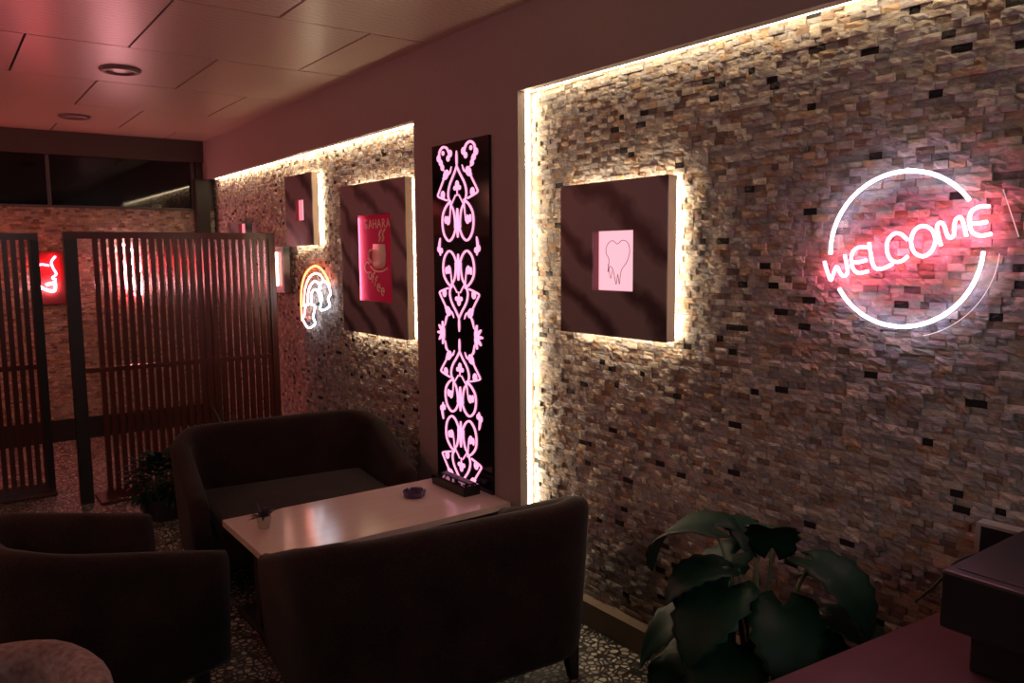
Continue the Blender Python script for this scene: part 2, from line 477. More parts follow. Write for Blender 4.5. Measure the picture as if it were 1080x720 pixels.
FX = 2.160
def light_box(y0, y1, z0, z1, hole, label, panel, thick=.052, recess=.04, halo=True, cavity=(0,0), side='frame_side'):
    yc, zc = (y0+y1)/2, (z0+z1)/2
    t = thing('light_box', label, 'wall frame', (FX, yc, z0), 0, 'veined light box frames on the stone wall')
    def L(*a): return a
    o = (y0-yc, y1-yc, 0, z1-z0); h = (hole[0]-yc, hole[1]-yc, hole[2]-z0, hole[3]-z0)
    bm = bmesh.new(); ring_yz(bm, 0, .006, o, h); link('face_board', bm, M['marble'], t)
    e = .0012
    bm = bmesh.new(); ring_yz(bm, .006, thick, (o[0]+e,o[1]-e,o[2]+e,o[3]-e), (o[0]+.02, o[1]-.02, o[2]+.02, o[3]-.02)); link('side_band', bm, M[side], t)
    bm = bmesh.new(); ring_yz(bm, .006, recess+.002, (h[0]-.004,h[1]+.004+cavity[0],h[2]-.004-cavity[1],h[3]+.004), (h[0]+.0005,h[1]-.0005+cavity[0],h[2]+.0005-cavity[1],h[3]-.0005)); link('recess_lining', bm, M['recess'], t)
    bm = BX(recess, recess+.004, h[0]-.002, h[1]+.002+cavity[0], h[2]-.002-cavity[1], h[3]+.002); link('lit_panel', bm, M[panel], t)
    i = .012
    if halo: bm = bmesh.new(); ring_yz(bm, thick+.003, thick+.015, (o[0]+i,o[1]-i,o[2]+i,o[3]-i), (o[0]+i+.012,o[1]-i-.012,o[2]+i+.012,o[3]-i-.012)); link('halo_strip', bm, M['halo'], t)
    return t, yc, z0

# 1: heart
t, yc, z0 = light_box(2.0, 2.60, 1.272, 1.879, (2.172, 2.402, 1.452, 1.688), 'square dark veined frame with a small pink window showing an etched heart', 'pink_panel', recess=.036)
heart = [(2.293,1.636),(2.322,1.650),(2.351,1.632),(2.357,1.601),(2.34,1.574),(2.346,1.525),(2.334,1.548),(2.317,1.535),(2.308,1.508),(2.298,1.477),(2.289,1.517),(2.280,1.478),(2.270,1.531),(2.239,1.566),(2.224,1.605),(2.234,1.639),(2.265,1.650)]
bm = bmesh.new(); tube(bm, smoothpts([(.0345, y-yc, z-z0) for y,z in heart], 4, True), .0013, 5, True)
tube(bm, smoothpts([(.0345, y-yc, z-z0) for y,z in ((2.345,1.555),(2.330,1.50),(2.322,1.53))], 4), .0011, 5)
link('etched_heart', bm, M['etch'], t)

# 2: coffee sign
t, yc, z0 = light_box(3.955, 4.812, 1.118, 2.033, (4.130, 4.568, 1.322, 1.843), 'largest dark veined frame, its tall magenta window lettered SAHARA Coffee around a cup', 'coffee_panel', recess=.034, cavity=(.10,.03))
def q(y, z, x=.032): return (x, y-yc, z-z0)
for i, ch in enumerate('SAHARA'):
    bm = bmesh.new(); add_text(bm, ch, .078, 4.365-yc-(i-2.5)*.058, 1.762-z0, .0325, rot=R(2)); link('letter', bm, M['gold'], t)
for ch, y, z, a in (('C',4.522,1.490,-8),('o',4.480,1.453,-14),('f',4.447,1.432,-20),('f',4.414,1.412,-24),('e',4.374,1.385,-26),('e',4.322,1.362,-26)):
    bm = bmesh.new(); add_text(bm, ch, .105, y-yc, z-z0, .0325, rot=R(a)); link('letter', bm, M['gold'], t)
bm = bmesh.new()
cup = [(4.425,1.668),(4.440,1.60),(4.435,1.555),(4.410,1.525),(4.33,1.520),(4.275,1.54),(4.262,1.60),(4.268,1.662)]
vs = [bm.verts.new(q(*p, .0336)) for p in smoothpts([(a,b,0) for a,b in cup], 4) for p in [(p.x,p.y)]]
bm.faces.new(vs); r = bmesh.ops.extrude_face_region(bm, geom=bm.faces[:])
bmesh.ops.translate(bm, vec=(-.0012,0,0), verts=[v for v in r['geom'] if isinstance(v, bmesh.types.BMVert)])
tube(bm, smoothpts([q(4.435,1.63),q(4.475,1.62),q(4.485,1.585),q(4.445,1.555)], 5), .008, 6)          # handle
tube(bm, smoothpts([q(4.46,1.53),q(4.40,1.505),q(4.31,1.503),q(4.24,1.52)], 5), .006, 6)               # saucer
for s in (0, .045): tube(bm, smoothpts([q(4.345-s,1.68),q(4.325-s,1.70),q(4.335-s,1.725),q(4.30-s,1.755)], 5), [.004]+[.006]*14+[.002], 6)
link('cup_emblem', bm, M['gold'], t, True)
bm = bmesh.new(); box(bm, .009,.028, 4.655-yc,4.664-yc, 1.30-z0,1.835-z0)
link('inner_light_strip', bm, M['magenta_led'], t)

# 3: small square further along
t, yc, z0 = light_box(5.275, 5.778, 1.672, 2.173, (5.432, 5.595, 1.85, 1.997), 'small dark square frame with tiny pink window, high above the rainbow sign', 'pink_panel_small', recess=.03)
bm = BX(.026,.0295, 5.452-yc,5.515-yc, 1.856-z0,1.99-z0); link('pale_panel', bm, M['pink_panel'], t)
# 4: at the end of the slatted screen
t, yc, z0 = light_box(5.87, 6.40, 1.322, 1.672, (5.91, 6.10, 1.365, 1.635), 'low dark frame with red window, half hidden by the slatted screen end', 'coffee_panel', recess=.035, halo=False, side='marble')
bm = BX(.002,.034, 6.072-yc,6.098-yc, 1.37-z0,1.63-z0); link('inner_light_strip', bm, M['neon_peach'], t)
# 5: peeking over the screen
t, yc, z0 = light_box(6.70, 7.20, 1.50, 1.895, (6.73, 6.90, 1.70, 1.875), 'small dark frame with a pink corner peeking over the top of the slatted screen', 'pink_panel_small', recess=.03, halo=False, side='marble')

# ------------------------------------------------------------------ neon signs
NX = 2.205
def neon_obj(name, runs, r, mat, parent, org, x=NX, n=8, sm=5):
    bm = bmesh.new()
    for pts, closed in runs:
        tube(bm, smoothpts([(x-org[0], y-org[1], z-org[2]) for y,z in pts], sm, closed), r, n, closed)
    return link(name, bm, M[mat], parent, True)

org = (2.235, 1.15, 1.39)
t = thing('neon_sign', 'round white neon ring crossed by pink neon lettering WELCOME', 'neon sign', org)
LET = [
 [([(1.398,1.569),(1.387,1.539),(1.374,1.513),(1.365,1.537),(1.356,1.554),(1.344,1.535),(1.332,1.526),(1.321,1.535),(1.325,1.563),(1.332,1.589)],False)],
 [([(1.258,1.611),(1.294,1.609),(1.310,1.587),(1.306,1.553),(1.286,1.536),(1.256,1.542)],False),([(1.304,1.568),(1.283,1.568),(1.263,1.574)],False)],
 [([(1.257,1.624),(1.250,1.589),(1.241,1.557),(1.225,1.548),(1.204,1.553),(1.185,1.563)],False)],
 [([(1.145,1.630),(1.166,1.647),(1.187,1.646),(1.203,1.625),(1.201,1.593),(1.185,1.572),(1.162,1.570),(1.142,1.584)],False)],
 [([(1.104,1.667),(1.126,1.656),(1.135,1.626),(1.125,1.596),(1.100,1.584),(1.078,1.598),(1.069,1.627),(1.080,1.656)],True)],
 [([(1.053,1.613),(1.062,1.642),(1.066,1.666),(1.058,1.674),(1.048,1.667),(1.038,1.640),(1.029,1.634),(1.021,1.641),(1.020,1.676),(1.012,1.686),(1.004,1.683),(.996,1.663),(.989,1.636)],False)],
 [([(.937,1.711),(.959,1.712),(.980,1.700),(.983,1.674),(.976,1.648),(.955,1.637),(.928,1.641)],False),([(.978,1.670),(.961,1.669),(.940,1.672)],False)],
]
for runs in LET: neon_obj('letter', runs, .0045, 'neon_pink', t, org)
def arc(cy, cz, r, a0, a1, n=30): return [(cy - r*math.cos(R(a0+(a1-a0)*i/n)), cz + r*math.sin(R(a0+(a1-a0)*i/n))) for i in range(n+1)]
cy, cz, rr = 1.162, 1.603, .2165
a_ = neon_obj('ring_arc', [(arc(cy,cz,rr,183,36),False)], .0050, 'neon_white', t, org, sm=1)
b_ = neon_obj('ring_arc', [(arc(cy,cz,rr,212,358),False)], .0050, 'neon_white', t, org, sm=1)
bm = bmesh.new(); prof = arc(cy-.004, cz-.004, .247, 150, 390, 40)
bl = [(1.425,1.64),(1.425,1.51)]
out_ = arc(cy,cz,.247, 250, 358, 18) + [(.897,1.617),(.870,1.63),(.915,1.755),(.96,1.775)] + arc(cy,cz,.247, 44, 160, 18) + [(1.425,1.63),(1.425,1.50)] + arc(cy,cz,.247,205,248,6)
f_ = [bm.verts.new((-.012, y-org[1], z-org[2])) for y,z in out_]; k_ = [bm.verts.new((-.009, y-org[1], z-org[2])) for y,z in out_]
bm.faces.new(f_); bm.faces.new(k_[::-1])
for i in range(len(f_)): bm.faces.new((f_[i], f_[(i+1)%len(f_)], k_[(i+1)%len(f_)], k_[i]))
bp = link('backing_plate', bm, M['clear'], t)
bm = bmesh.new(); tube(bm, [(-.0105,y-org[1],z-org[2]) for y,z in ((.872,1.632),(.915,1.753))], .0014, 5)
tube(bm, [(-.0105,y-org[1],z-org[2]) for y,z in arc(cy,cz,.2475,285,357,24)], .0011, 5)
link('lit_edge', bm, M['edge'], bp)
bm = bmesh.new()
for y, z in ((1.38,1.60),(1.16,1.83),(.99,1.45),(1.24,1.40)):
    bm = bmesh.new(); tube(bm, [(-.03, y-org[1], z-org[2]), (.006, y-org[1], z-org[2])], .004, 8); link('standoff', bm, M['pale_metal'], t)

org = (2.235, 5.38, 1.07)
t = thing('neon_sign', 'neon rainbow with orange outer arch ending in two white cloud outlines', 'neon sign', org)
neon_obj('rainbow_arch', [([(5.650,1.119),(5.657,1.268),(5.624,1.385),(5.540,1.476),(5.390,1.526),(5.272,1.511),(5.180,1.458),(5.119,1.398)],False)], .0065, 'neon_orange', t, org)
neon_obj('rainbow_arch', [([(5.606,1.229),(5.573,1.354),(5.480,1.445),(5.364,1.475),(5.276,1.462),(5.215,1.420)],False)], .0065, 'neon_peach', t, org)
neon_obj('rainbow_arch', [([(5.530,1.240),(5.505,1.350),(5.410,1.415),(5.320,1.410),(5.27,1.37)],False)], .0065, 'neon_cloud', t, org)
neon_obj('rainbow_arch', [([(5.454,1.250),(5.458,1.325),(5.384,1.362),(5.320,1.335),(5.30,1.28)],False)], .0065, 'neon_cloud', t, org)
neon_obj('cloud', [([(5.563,1.239),(5.600,1.172),(5.627,1.129),(5.535,1.077),(5.407,1.114),(5.433,1.165),(5.396,1.239),(5.477,1.252)],True)], .0065, 'neon_cloud', t, org)
neon_obj('cloud', [([(5.251,1.418),(5.315,1.362),(5.265,1.316),(5.297,1.220),(5.140,1.252),(5.158,1.305),(5.114,1.345),(5.165,1.412)],True)], .0065, 'neon_cloud', t, org)

def back_neon(label, cx, cz, w_, h_, reds, whites):
    org = (cx, YB-.016, cz-h_/2)
    t = thing('neon_sign', label, 'neon sign', org)
    if w_: 
        bm = rbox(-w_/2, w_/2, -.012, -.002, 0, h_, .004, 2); link('backing_plate', bm, M['red_glow_board'], t)  # added board carrying the sign's red glow on the wall
    for nm, runs, m in (('red_tube', reds, 'neon_red'), ('white_tube', whites, 'neon_redwhite')):
        if not runs: continue
        bm = bmesh.new()
        for pts in runs: tube(bm, smoothpts([(x-org[0], -.035, z-org[2]) for x,z in pts], 5), .009, 7)
        link(nm, bm, M[m], t, True)
    return t
back_neon('red glowing neon sign seen in the gap between the two slatted screens', .825, 1.43, .24, .46,
  [[(.70,1.545),(.737,1.538),(.783,1.545),(.832,1.534)],[(.884,1.614),(.850,1.567),(.859,1.515),(.880,1.462),(.849,1.431),(.878,1.414)]],
  [[(.799,1.374),(.874,1.390)],[(.70,1.41),(.732,1.382),(.779,1.338),(.855,1.318),(.868,1.383)]])
back_neon('white and red neon sign glimpsed through the slats of the long screen', 1.46, 1.49, .0, .46,
  [[(1.40,1.42),(1.43,1.32),(1.50,1.26),(1.545,1.28)]],
  [[(1.395,1.715),(1.40,1.60),(1.43,1.50),(1.41,1.42),(1.44,1.32)],[(1.46,1.68),(1.475,1.56),(1.465,1.45),(1.485,1.38),(1.475,1.31)],[(1.53,1.60),(1.545,1.50),(1.53,1.42),(1.55,1.34),(1.54,1.26)],[(1.395,1.715),(1.46,1.69),(1.53,1.60)]])

# ------------------------------------------------------------------ slatted screens
def screen(x0, x1, y, label, post, z1=1.765, step=.0487):
    t = thing('slatted_screen', label, 'room divider', (0, y, 0), 0, 'red-brown slatted wooden screens')
    bm = bmesh.new(); box(bm, x0, x1, -.03, .03, z1-.045, z1); link('top_rail', bm, M['slat'], t)
    bm = bmesh.new(); box(bm, x0, x1, -.022, .022, .855, .885); link('middle_rail', bm, M['slat'], t)
    bm = bmesh.new(); box(bm, x0 + (.16 if post else 0), x1, -.028, .028, .02, .06); link('bottom_rail', bm, M['slat'], t)
    bm = bmesh.new()
    x = x0 + (.165 if post else .0)
    while x < x1-.02:
        box(bm, x, x+.030, -.02, .02, .06, z1-.045); x += step
    link('slat_panel', bm, M['slat'], t)
    for px in ((x0, x0+.075),) if post else (): 
        bm = BX(px[0], px[1], -.035, .035, 0, z1-.045); link('post', bm, M['leg'], t)
    bm = BX(x1-.045, x1, -.035, .035, 0, z1-.045); link('post', bm, M['slat'] if post else M['leg'], t)
    bm = rbox(x0+(.10 if post else 0), x1, -.14, .12, 0, .02, .004, 2); link('foot_plank', bm, M['slat'], t)
    return t
screen(.695, 2.045, 5.75, 'long red-brown slatted screen with a dark end post, behind the far sofa', True)
screen(-1.7, .60, 6.19, 'slatted wooden screen cut off by the picture edge, left of the gap', False)

# ------------------------------------------------------------------ seating
def sstep(t): t = max(0, min(1, t)); return t*t*(3-2*t)
def tub_shell(w, d, hb, ha, t, zb=.115, lean=.035, rc=.17):
    """upholstered arms-and-back wrap: a rounded wall swept along a U, open towards +y"""
    path = []
    xl, yb_, yf = -w/2+t/2, -d/2+t/2, d/2-.02
    for i in range(9): path.append((xl, yf + (yb_+rc-yf)*i/8, -1, 0))
    for i in range(1, 9):
        a = PI + (PI/2)*i/8; path.append((xl+rc+rc*math.cos(a), yb_+rc+rc*math.sin(a), math.cos(a), math.sin(a)))
    nb = 10
    for i in range(1, nb): path.append((xl+rc+(w-t-2*rc)*i/nb, yb_, 0, -1))
    path += [(-x, y, -nx, ny) for x, y, nx, ny in reversed(path[:17])]
    bm = bmesh.new(); rings = []
    n = len(path)
    for i, (x, y, nx, ny) in enumerate(path):
        k = max(0, min(1, (yf-.05-y)/(yf-yb_-.08)))
        top = ha + (hb-ha)*k
        e = min(i, n-1-i); th = t*(.72, .93, 1)[min(e, 2)] if e < 2 else t
        dy = .018*(e == 0)
        hh = th/2; ring = []
        tp = top - (.02 if e == 0 else 0)
        prof = [(hh*.80, zb), (hh*.95, zb+.02), (hh, zb+.10), (hh, tp-.09), (hh*1.0, tp-.05), (hh*.86, tp-.022), (hh*.55, tp-.006), (0, tp), (-hh*.55, tp-.006), (-hh*.86, tp-.022), (-hh, tp-.05), (-hh, tp-.12), (-hh*.98, zb+.12), (-hh*.9, zb)]
        for o_, z in prof:
            ln = lean*((z-zb)/(hb-zb))
            ring.append(bm.verts.new((x+nx*(o_+ln), y+ny*(o_+ln)+dy, z)))
        rings.append(ring)
    m = len(rings[0])
    for A, B in zip(rings, rings[1:]):
        for k in range(m): bm.faces.new((A[k], B[k], B[(k+1)%m], A[(k+1)%m]))
    bm.faces.new(rings[0]); bm.faces.new(rings[-1][::-1])
    return bm

def tub_seat(name, label, cat, w, d, hb, ha, t, fabric, group):
    o = thing(name, label, cat, (0,0,0), 0, group)
    link('backrest', tub_shell(w, d, hb, ha, t), M[fabric], o, True)
    bm = rbox(-w/2+t*.6, w/2-t*.6, -d/2+t*.6, d/2-.01, .135, .29, .02); link('seat_base', bm, M[fabric], o, True)
    bm = rbox(-w/2+t+.004, w/2-t-.004, -d/2+t+.01, d/2+.005, .285, .385, .035, 4); link('seat_cushion', bm, M[fabric], o, True)
    for sx in (-1, 1):
        for sy in (-1, 1):
            bm = bmesh.new()
            cx, cy = sx*(w/2-.10), sy*(d/2-.085)
            a = [bm.verts.new((cx+sx*.012+dx*.016, cy+sy*.012+dy*.016, 0)) for dx,dy in ((-1,-1),(1,-1),(1,1),(-1,1))]
            b = [bm.verts.new((cx+dx*.028, cy+dy*.028, .15)) for dx,dy in ((-1,-1),(1,-1),(1,1),(-1,1))]
            bm.faces.new(a[::-1]); bm.faces.new(b)
            for i in range(4): bm.faces.new((a[i],a[(i+1)%4],b[(i+1)%4],b[i]))
            link('leg', bm, M['leg'], o)
    return o
G = 'dark brown tub sofas facing across the table'
sofa = tub_seat('tub_sofa', 'dark brown two-seat tub sofa seen from behind, back towards the stone wall end of table', 'sofa', 1.10, .70, .71, .50, .10, 'fabric', G)
sofa['label'] = 'dark brown tub sofa seen from behind, in front of the pale table'
sofa.location = (1.435, 2.50, 0); sofa.rotation_euler.z = R(-6)
s2 = copy_tree(sofa); s2.location = (1.475, 3.97, 0); s2.rotation_euler.z = R(180-6)
s2['label'] = 'dark brown tub sofa facing the viewer, between pale table and long slatted screen'
GA = 'single tub armchairs'
ch = tub_seat('tub_armchair', 'dark brown tub armchair seen from behind at the free left end of the table', 'armchair', .66, .68, .70, .56, .09, 'fabric', GA)
ch.location = (.40, 3.10, 0); ch.rotation_euler.z = R(-90+12)
ch2 = tub_seat('tub_armchair', 'tub armchair with pale pink lamplight put into its fabric colour, only its rounded top corner showing at the picture bottom', 'armchair', .66, .68, .70, .58, .10, 'fabric_lit', GA)
ch2.location = (-.10, 1.83, 0); ch2.rotation_euler.z = R(180-8)

# ------------------------------------------------------------------ coffee table and what stands on it
TZ = .43
t = thing('coffee_table', 'long pale cream low table on black metal feet, one end against the pier', 'table', (1.55, 3.26, 0))
bm = rbox(-.572, .60, -.30, .285, TZ-.032, TZ, .003, 2); link('tabletop', bm, M['table'], t)
for x in (-.49, .44):
    bm = BX(x-.03, x+.03, -.03, .03, .028, TZ-.05); link('leg', bm, M['black_metal'], t)
    bm = rbox(x-.04, x+.04, -.26, .25, 0, .028, .005, 2); link('foot', bm, M['black_metal'], t)
    bm = BX(x-.03, x+.03, -.24, .23, TZ-.052, TZ-.032); link('top_bracket', bm, M['black_metal'], t)

# glowing ornament panel on the pier
t = thing('ornament_panel', 'tall black gloss panel with pink glowing scrollwork, against the pier behind the table end', 'light panel', (XW, 3.355, TZ))
bm = BX(-.016, -.001, -.257, .257, .001, 1.722); link('black_panel', bm, M['black_gloss'], t)
OC = 3.372 - 3.355
def zz(v): # height of a traced level (linear in the panel)
    return 2.144 - (v-150)*(2.144-.378)/372.0 - TZ
class Fil:
    def __init__(s): s.bm = bmesh.new()
    def run(s, pts, r, closed=False, taper=False):
        P = smoothpts([(-.019, OC-u*1.22, z) for u, z in pts], 5, closed)
        n = len(P); rad = [.78*r*(.35+.65*math.sin(PI*(i+.5)/n)) if taper else .78*r for i in range(n)]
        tube(s.bm, P, rad, 6, closed)
    def blob(s, u, z, a, b, rot=0):
        m0 = len(s.bm.verts)
        r = bmesh.ops.create_uvsphere(s.bm, u_segments=10, v_segments=6, radius=1)
        mt = Matrix.Translation((-.018, OC-u*1.22, z)) @ Matrix.Rotation(rot, 4, 'X') @ Matrix.Diagonal((.006, a, b, 1))
        bmesh.ops.transform(s.bm, matrix=mt, verts=r['verts'])
F_ = Fil()
def motif(ztip, s, k=1.0):
    """one scroll motif; ztip is the height of its spear tip, s=+1 hanging down from the tip, -1 mirrored"""
    def P(pts): return [(u, ztip - s*v*k) for u, v in pts]
    F_.run(P([(0,0),(0,.04),(0,.082)]), .0085, taper=True)
    for e in (-1, 1):
        m = lambda pts: P([(e*u, v) for u, v in pts])
        F_.run(m([(0,.078),(.022,.115),(.055,.165),(.068,.205),(.066,.235),(.050,.268),(.030,.30),(.020,.35),(.020,.39)]), .0072)   # teardrop running into the inner loop
        F_.run(m([(.050,.250),(.085,.275),(.112,.315),(.118,.365),(.108,.415),(.085,.447),(.062,.455),(.036,.435),(.016,.395),(.012,.36)]), .0075)  # big loop
        F_.run(m([(.052,.275),(.056,.315),(.062,.355)]), .005)
        F_.run(m([(.062,.355),(.080,.362),(.085,.340),(.072,.330)]), .006)
        q_ = P([(e*.074,.352)])[0]; F_.blob(*q_, .018, .021)
        q_ = P([(e*.094,.345)])[0]; F_.blob(*q_, .010, .020)
        F_.run(m([(.012,.222),(.030,.248),(.046,.27)]), .0048)       # inverted V under the fleur
        F_.run(m([(.040,.075),(.055,.105),(.088,.118),(.110,.130)]), .0075, taper=True)  # leaf stem
        q_ = P([(e*.085,.112)])[0]; F_.blob(*q_, .030, .022, e*s*.7)
        F_.run(m([(.098,.128),(.118,.160),(.142,.198),(.150,.218),(.120,.232),(.078,.245)]), .0065)
        q_ = P([(e*.112,.215)])[0]; F_.blob(*q_, .020, .022)
    z_ = P([(0,.175)])[0]; F_.blob(*z_, .018, .026)
    for e in (-1,1): q_ = P([(e*.018,.187)])[0]; F_.blob(*q_, .012, .012)
    F_.run(P([(0,.19),(0,.228)]), .005)
    F_.run(P([(0,.29),(0,.35),(0,.44)]), .013, taper=True)
def bud(u, z, s):
    F_.run([(u, z+.045*s),(u+(.008 if u>0 else -.008), z), (u, z-.045*s)], .010, taper=True)
    F_.blob(u+(.014 if u>0 else -.014), z-.012*s, .014, .017); F_.blob(u-(.008 if u>0 else -.008), z-.02*s, .012, .015)
z1 = 2.108-TZ
motif(z1, 1, .965)
motif(1.212-TZ, -1, .89)
motif(1.177-TZ, 1, .845)
# the last scroll rises from the base, cut by it
motif(.357-TZ, -1, .90)
for e in (-1, 1):
    # crowning flowers
    F_.run([(e*.060, z1+.0),(e*.075, z1+.022),(e*.105, z1+.030),(e*.130, z1+.012),(e*.135, z1-.012)], .008)
    for u, v, a in ((.050,-.008,.019),(.066,-.030,.016),(.140,-.022,.019),(.125,-.045,.017),(.112,-.070,.016),(.105,.0,.012)): F_.blob(e*u, z1+v, a, a)
    F_.run([(e*.112, z1-.045),(e*.118, z1-.075),(e*.10, z1-.085)], .006)
    bud(e*.138, 1.640-TZ, 1); bud(e*.138, .782-TZ, -1)
    for a in (-75, -38, 0, 38, 75):
        F_.run([(e*.118, 1.197-TZ), (e*(.118+.028*math.cos(R(a))), 1.197-TZ+.028*math.sin(R(a))), (e*(.118+.055*math.cos(R(a))), 1.197-TZ+.062*math.sin(R(a)))], .012, taper=True)
    F_.run([(e*.112,1.235-TZ),(e*.100,1.275-TZ),(e*.085,1.295-TZ)], .008, taper=True); F_.run([(e*.112,1.158-TZ),(e*.105,1.120-TZ),(e*.085,1.10-TZ)], .008, taper=True)
bmesh.ops.delete(F_.bm, geom=[v for v in F_.bm.verts if v.co.z < .004], context='VERTS')
link('glowing_scrollwork', F_.bm, M['filigree'], t, True)

t = thing('lamp_base', 'black box-shaped lamp base on the table before the glowing scrollwork panel', 'lamp base', (2.06, 3.305, TZ))
bm = rbox(-.05, .045, -.155, .155, 0, .052, .006, 3); link('housing', bm, M['black_gloss'], t)
bm = rbox(-.006, .030, -.135, .135, .052, .056, .0015, 1); link('top_slot', bm, M['black_metal'], t)

t = thing('ashtray', 'dark purple cut-glass ashtray on the pale table', 'ashtray', (1.832, 3.322, TZ))
bm = bmesh.new(); n = 32
prof = [(.040,0),(.050,.004),(.055,.028),(.050,.032),(.042,.028),(.038,.010),(.02,.008)]
rings = [[bm.verts.new(((r+(.002 if (k%2 and r>.045) else 0))*math.cos(2*PI*k/n), (r+(.002 if (k%2 and r>.045) else 0))*math.sin(2*PI*k/n), z - (.010 if (k%8==0 and z>.02) else 0))) for k in range(n)] for r, z in prof]
for A, B in zip(rings, rings[1:]):
    for k in range(n): bm.faces.new((A[k],A[(k+1)%n],B[(k+1)%n],B[k]))
bm.faces.new(rings[0][::-1]); bm.faces.new(rings[-1])
link('glass_bowl', bm, M['glass_purple'], t)

# ------------------------------------------------------------------ plants
def leaf(bm, base, d, up, L, W, droop=.4, fold=.18, notch=0, nu=10, nv=4, heart=.0):
    d = Vector(d).normalized(); up = Vector(up); s = d.cross(up)
    if s.length < 1e-4: s = Vector((1,0,0))
    s.normalize(); up = s.cross(d).normalized()
    rows = []
    for i in range(nu+1):
        t = i/nu
        wd = W*.5*(math.sin(PI*min(1, t*.93+.07)**.72)**.85 if t < 1 else 0)
        if t == 0: wd = W*.12
        if notch and 1 < i < nu-1 and i % 2: wd *= (1-notch)
        ang = droop*t
        c = Vector(base) + d*(L*(math.sin(ang)/droop if droop else t)) - up*(L*((1-math.cos(ang))/droop if droop else 0))
        nrm = up*math.cos(ang) + d*math.sin(ang)
        row = []
        for j in range(-nv, nv+1):
            q_ = j/nv
            back = -heart*L*(abs(q_)**1.5)*max(0, 1-2.6*t)
            row.append(bm.verts.new(c + s*(wd*q_) + nrm*(fold*wd*abs(q_) - .25*fold*wd*q_*q_*3) + (d*math.cos(ang)-up*math.sin(ang))*back))
        rows.append(row)
    for A, B in zip(rows, rows[1:]):
        for k in range(len(A)-1):
            try: bm.faces.new((A[k],A[k+1],B[k+1],B[k]))
            except ValueError: pass

def thicken(bm, t=.0012):
    bmesh.ops.recalc_face_normals(bm, faces=bm.faces[:])
    bmesh.ops.solidify(bm, geom=bm.faces[:], thickness=t)

def pot(t, r0, r1, h, mat, soil=.9):
    bm = bmesh.new(); lathe(bm, [(r0*.9,0),(r0,.006),(r1,h*.86),(r1*1.06,h*.87),(r1*1.06,h),(r1*.95,h),(r1*.9,h*.9),(.01,h*.9)], n=28); link('pot', bm, M[mat], t)
    bm = bmesh.new(); lathe(bm, [(r1*.9,h*.88),(r1*.9,h*.92),(r1*.4,h*.95)], n=20); link('soil', bm, M['soil'], t)

# big split-leaf plant by the stone wall
t = thing('potted_plant', 'large dark split-leaf plant standing against the stone wall beside the counter', 'plant', (1.86, 1.34, 0))
pot(t, .12, .15, .28, 'pot_black')
lb, sb = bmesh.new(), bmesh.new()
big = [ # leaf base (local), direction, length, width, droop
 ((-.03,.15,.79),(-.30,.75,.16),.31,.27,1.9), ((.03,.12,.70),(-.35,.25,-.2),.28,.24,1.1), ((-.10,.04,.66),(-.8,.0,-.2),.27,.24,1.2),
 ((.04,-.13,.76),(-.05,-.75,.05),.27,.19,1.6), ((-.04,-.10,.64),(-.5,-.45,-.2),.26,.21,1.1), ((.07,.02,.74),(-.15,-.1,.5),.20,.16,1.2),
 ((-.10,.15,.55),(-.6,.5,-.2),.27,.24,1.2), ((-.02,-.18,.56),(-.2,-.7,-.25),.25,.21,1.3), ((.02,.20,.54),(-.05,.7,-.15),.22,.22,1.4),
 ((-.13,-.02,.52),(-.85,-.25,-.15),.27,.24,1.3), ((-.13,.10,.42),(-.85,.3,-.1),.26,.24,1.4), ((-.08,-.16,.42),(-.6,-.7,-.05),.26,.22,1.4),
 ((.10,.10,.72),(.05,.35,.4),.18,.15,1.2), ((-.03,.20,.40),(-.25,.8,-.05),.24,.22,1.4), ((.11,-.06,.68),(.1,-.5,.4),.19,.15,1.1),
 ((-.03,.05,.60),(-.6,.2,.15),.25,.22,1.4), ((.08,.18,.62),(.1,.6,.1),.2,.18,1.3), ((.08,-.16,.60),(.1,-.7,.1),.22,.18,1.3),
 ((-.12,.12,.30),(-.85,.4,.05),.25,.22,1.3), ((-.10,-.12,.30),(-.75,-.5,.05),.25,.22,1.3), ((.0,.22,.30),(-.1,.85,.05),.23,.21,1.3),
 ((-.16,.02,.34),(-.95,.0,.0),.25,.22,1.3), ((.0,-.22,.44),(.0,-.9,.05),.24,.19,1.4), ((.06,.22,.46),(.1,.8,.1),.2,.18,1.3), ((-.08,.08,.70),(-.55,.35,.1),.22,.2,1.5)]
for b_, d_, L_, W_, dr in big:
    leaf(lb, b_, d_, (0,0,1), L_, W_, dr, .16, .16, 14, 4, .22)
    b = Vector(b_)
    tube(sb, smoothpts([(b.x*.15, b.y*.15, .25), (b.x*.55, b.y*.55, .25+(b.z-.25)*.65), (b.x, b.y, b.z)], 5), .005, 6)
thicken(lb); link('foliage', lb, M['leaf'], t, True); link('stems', sb, M['stem'], t, True)

# bushy plant beside the far sofa
random.seed(8)
t = thing('potted_plant', 'bushy dark green plant on the floor left of the far sofa', 'plant', (1.06, 5.12, 0))
pot(t, .10, .12, .14, 'pot_black')
lb, sb = bmesh.new(), bmesh.new()
for i in range(240):
    a = random.uniform(0, 2*PI); el = random.uniform(-.8, 1.4); rr_ = random.uniform(.07, .15)
    b = Vector((math.cos(a)*math.cos(el)*rr_*1.15, math.sin(a)*math.cos(el)*rr_*1.15, .24+math.sin(el)*rr_*1.1))
    d = Vector((math.cos(a), math.sin(a), .35+math.sin(el)))
    leaf(lb, b, d, (0,0,1), random.uniform(.06,.10), random.uniform(.035,.055), .9, .2, 0, 5, 2)
    if i % 6 == 0: tube(sb, [(0,0,.13), tuple(b*.6+Vector((0,0,.06))), tuple(b)], .003, 5)
thicken(lb, .0008); link('foliage', lb, M['leaf_small'], t, True); link('stems', sb, M['stem'], t, True)

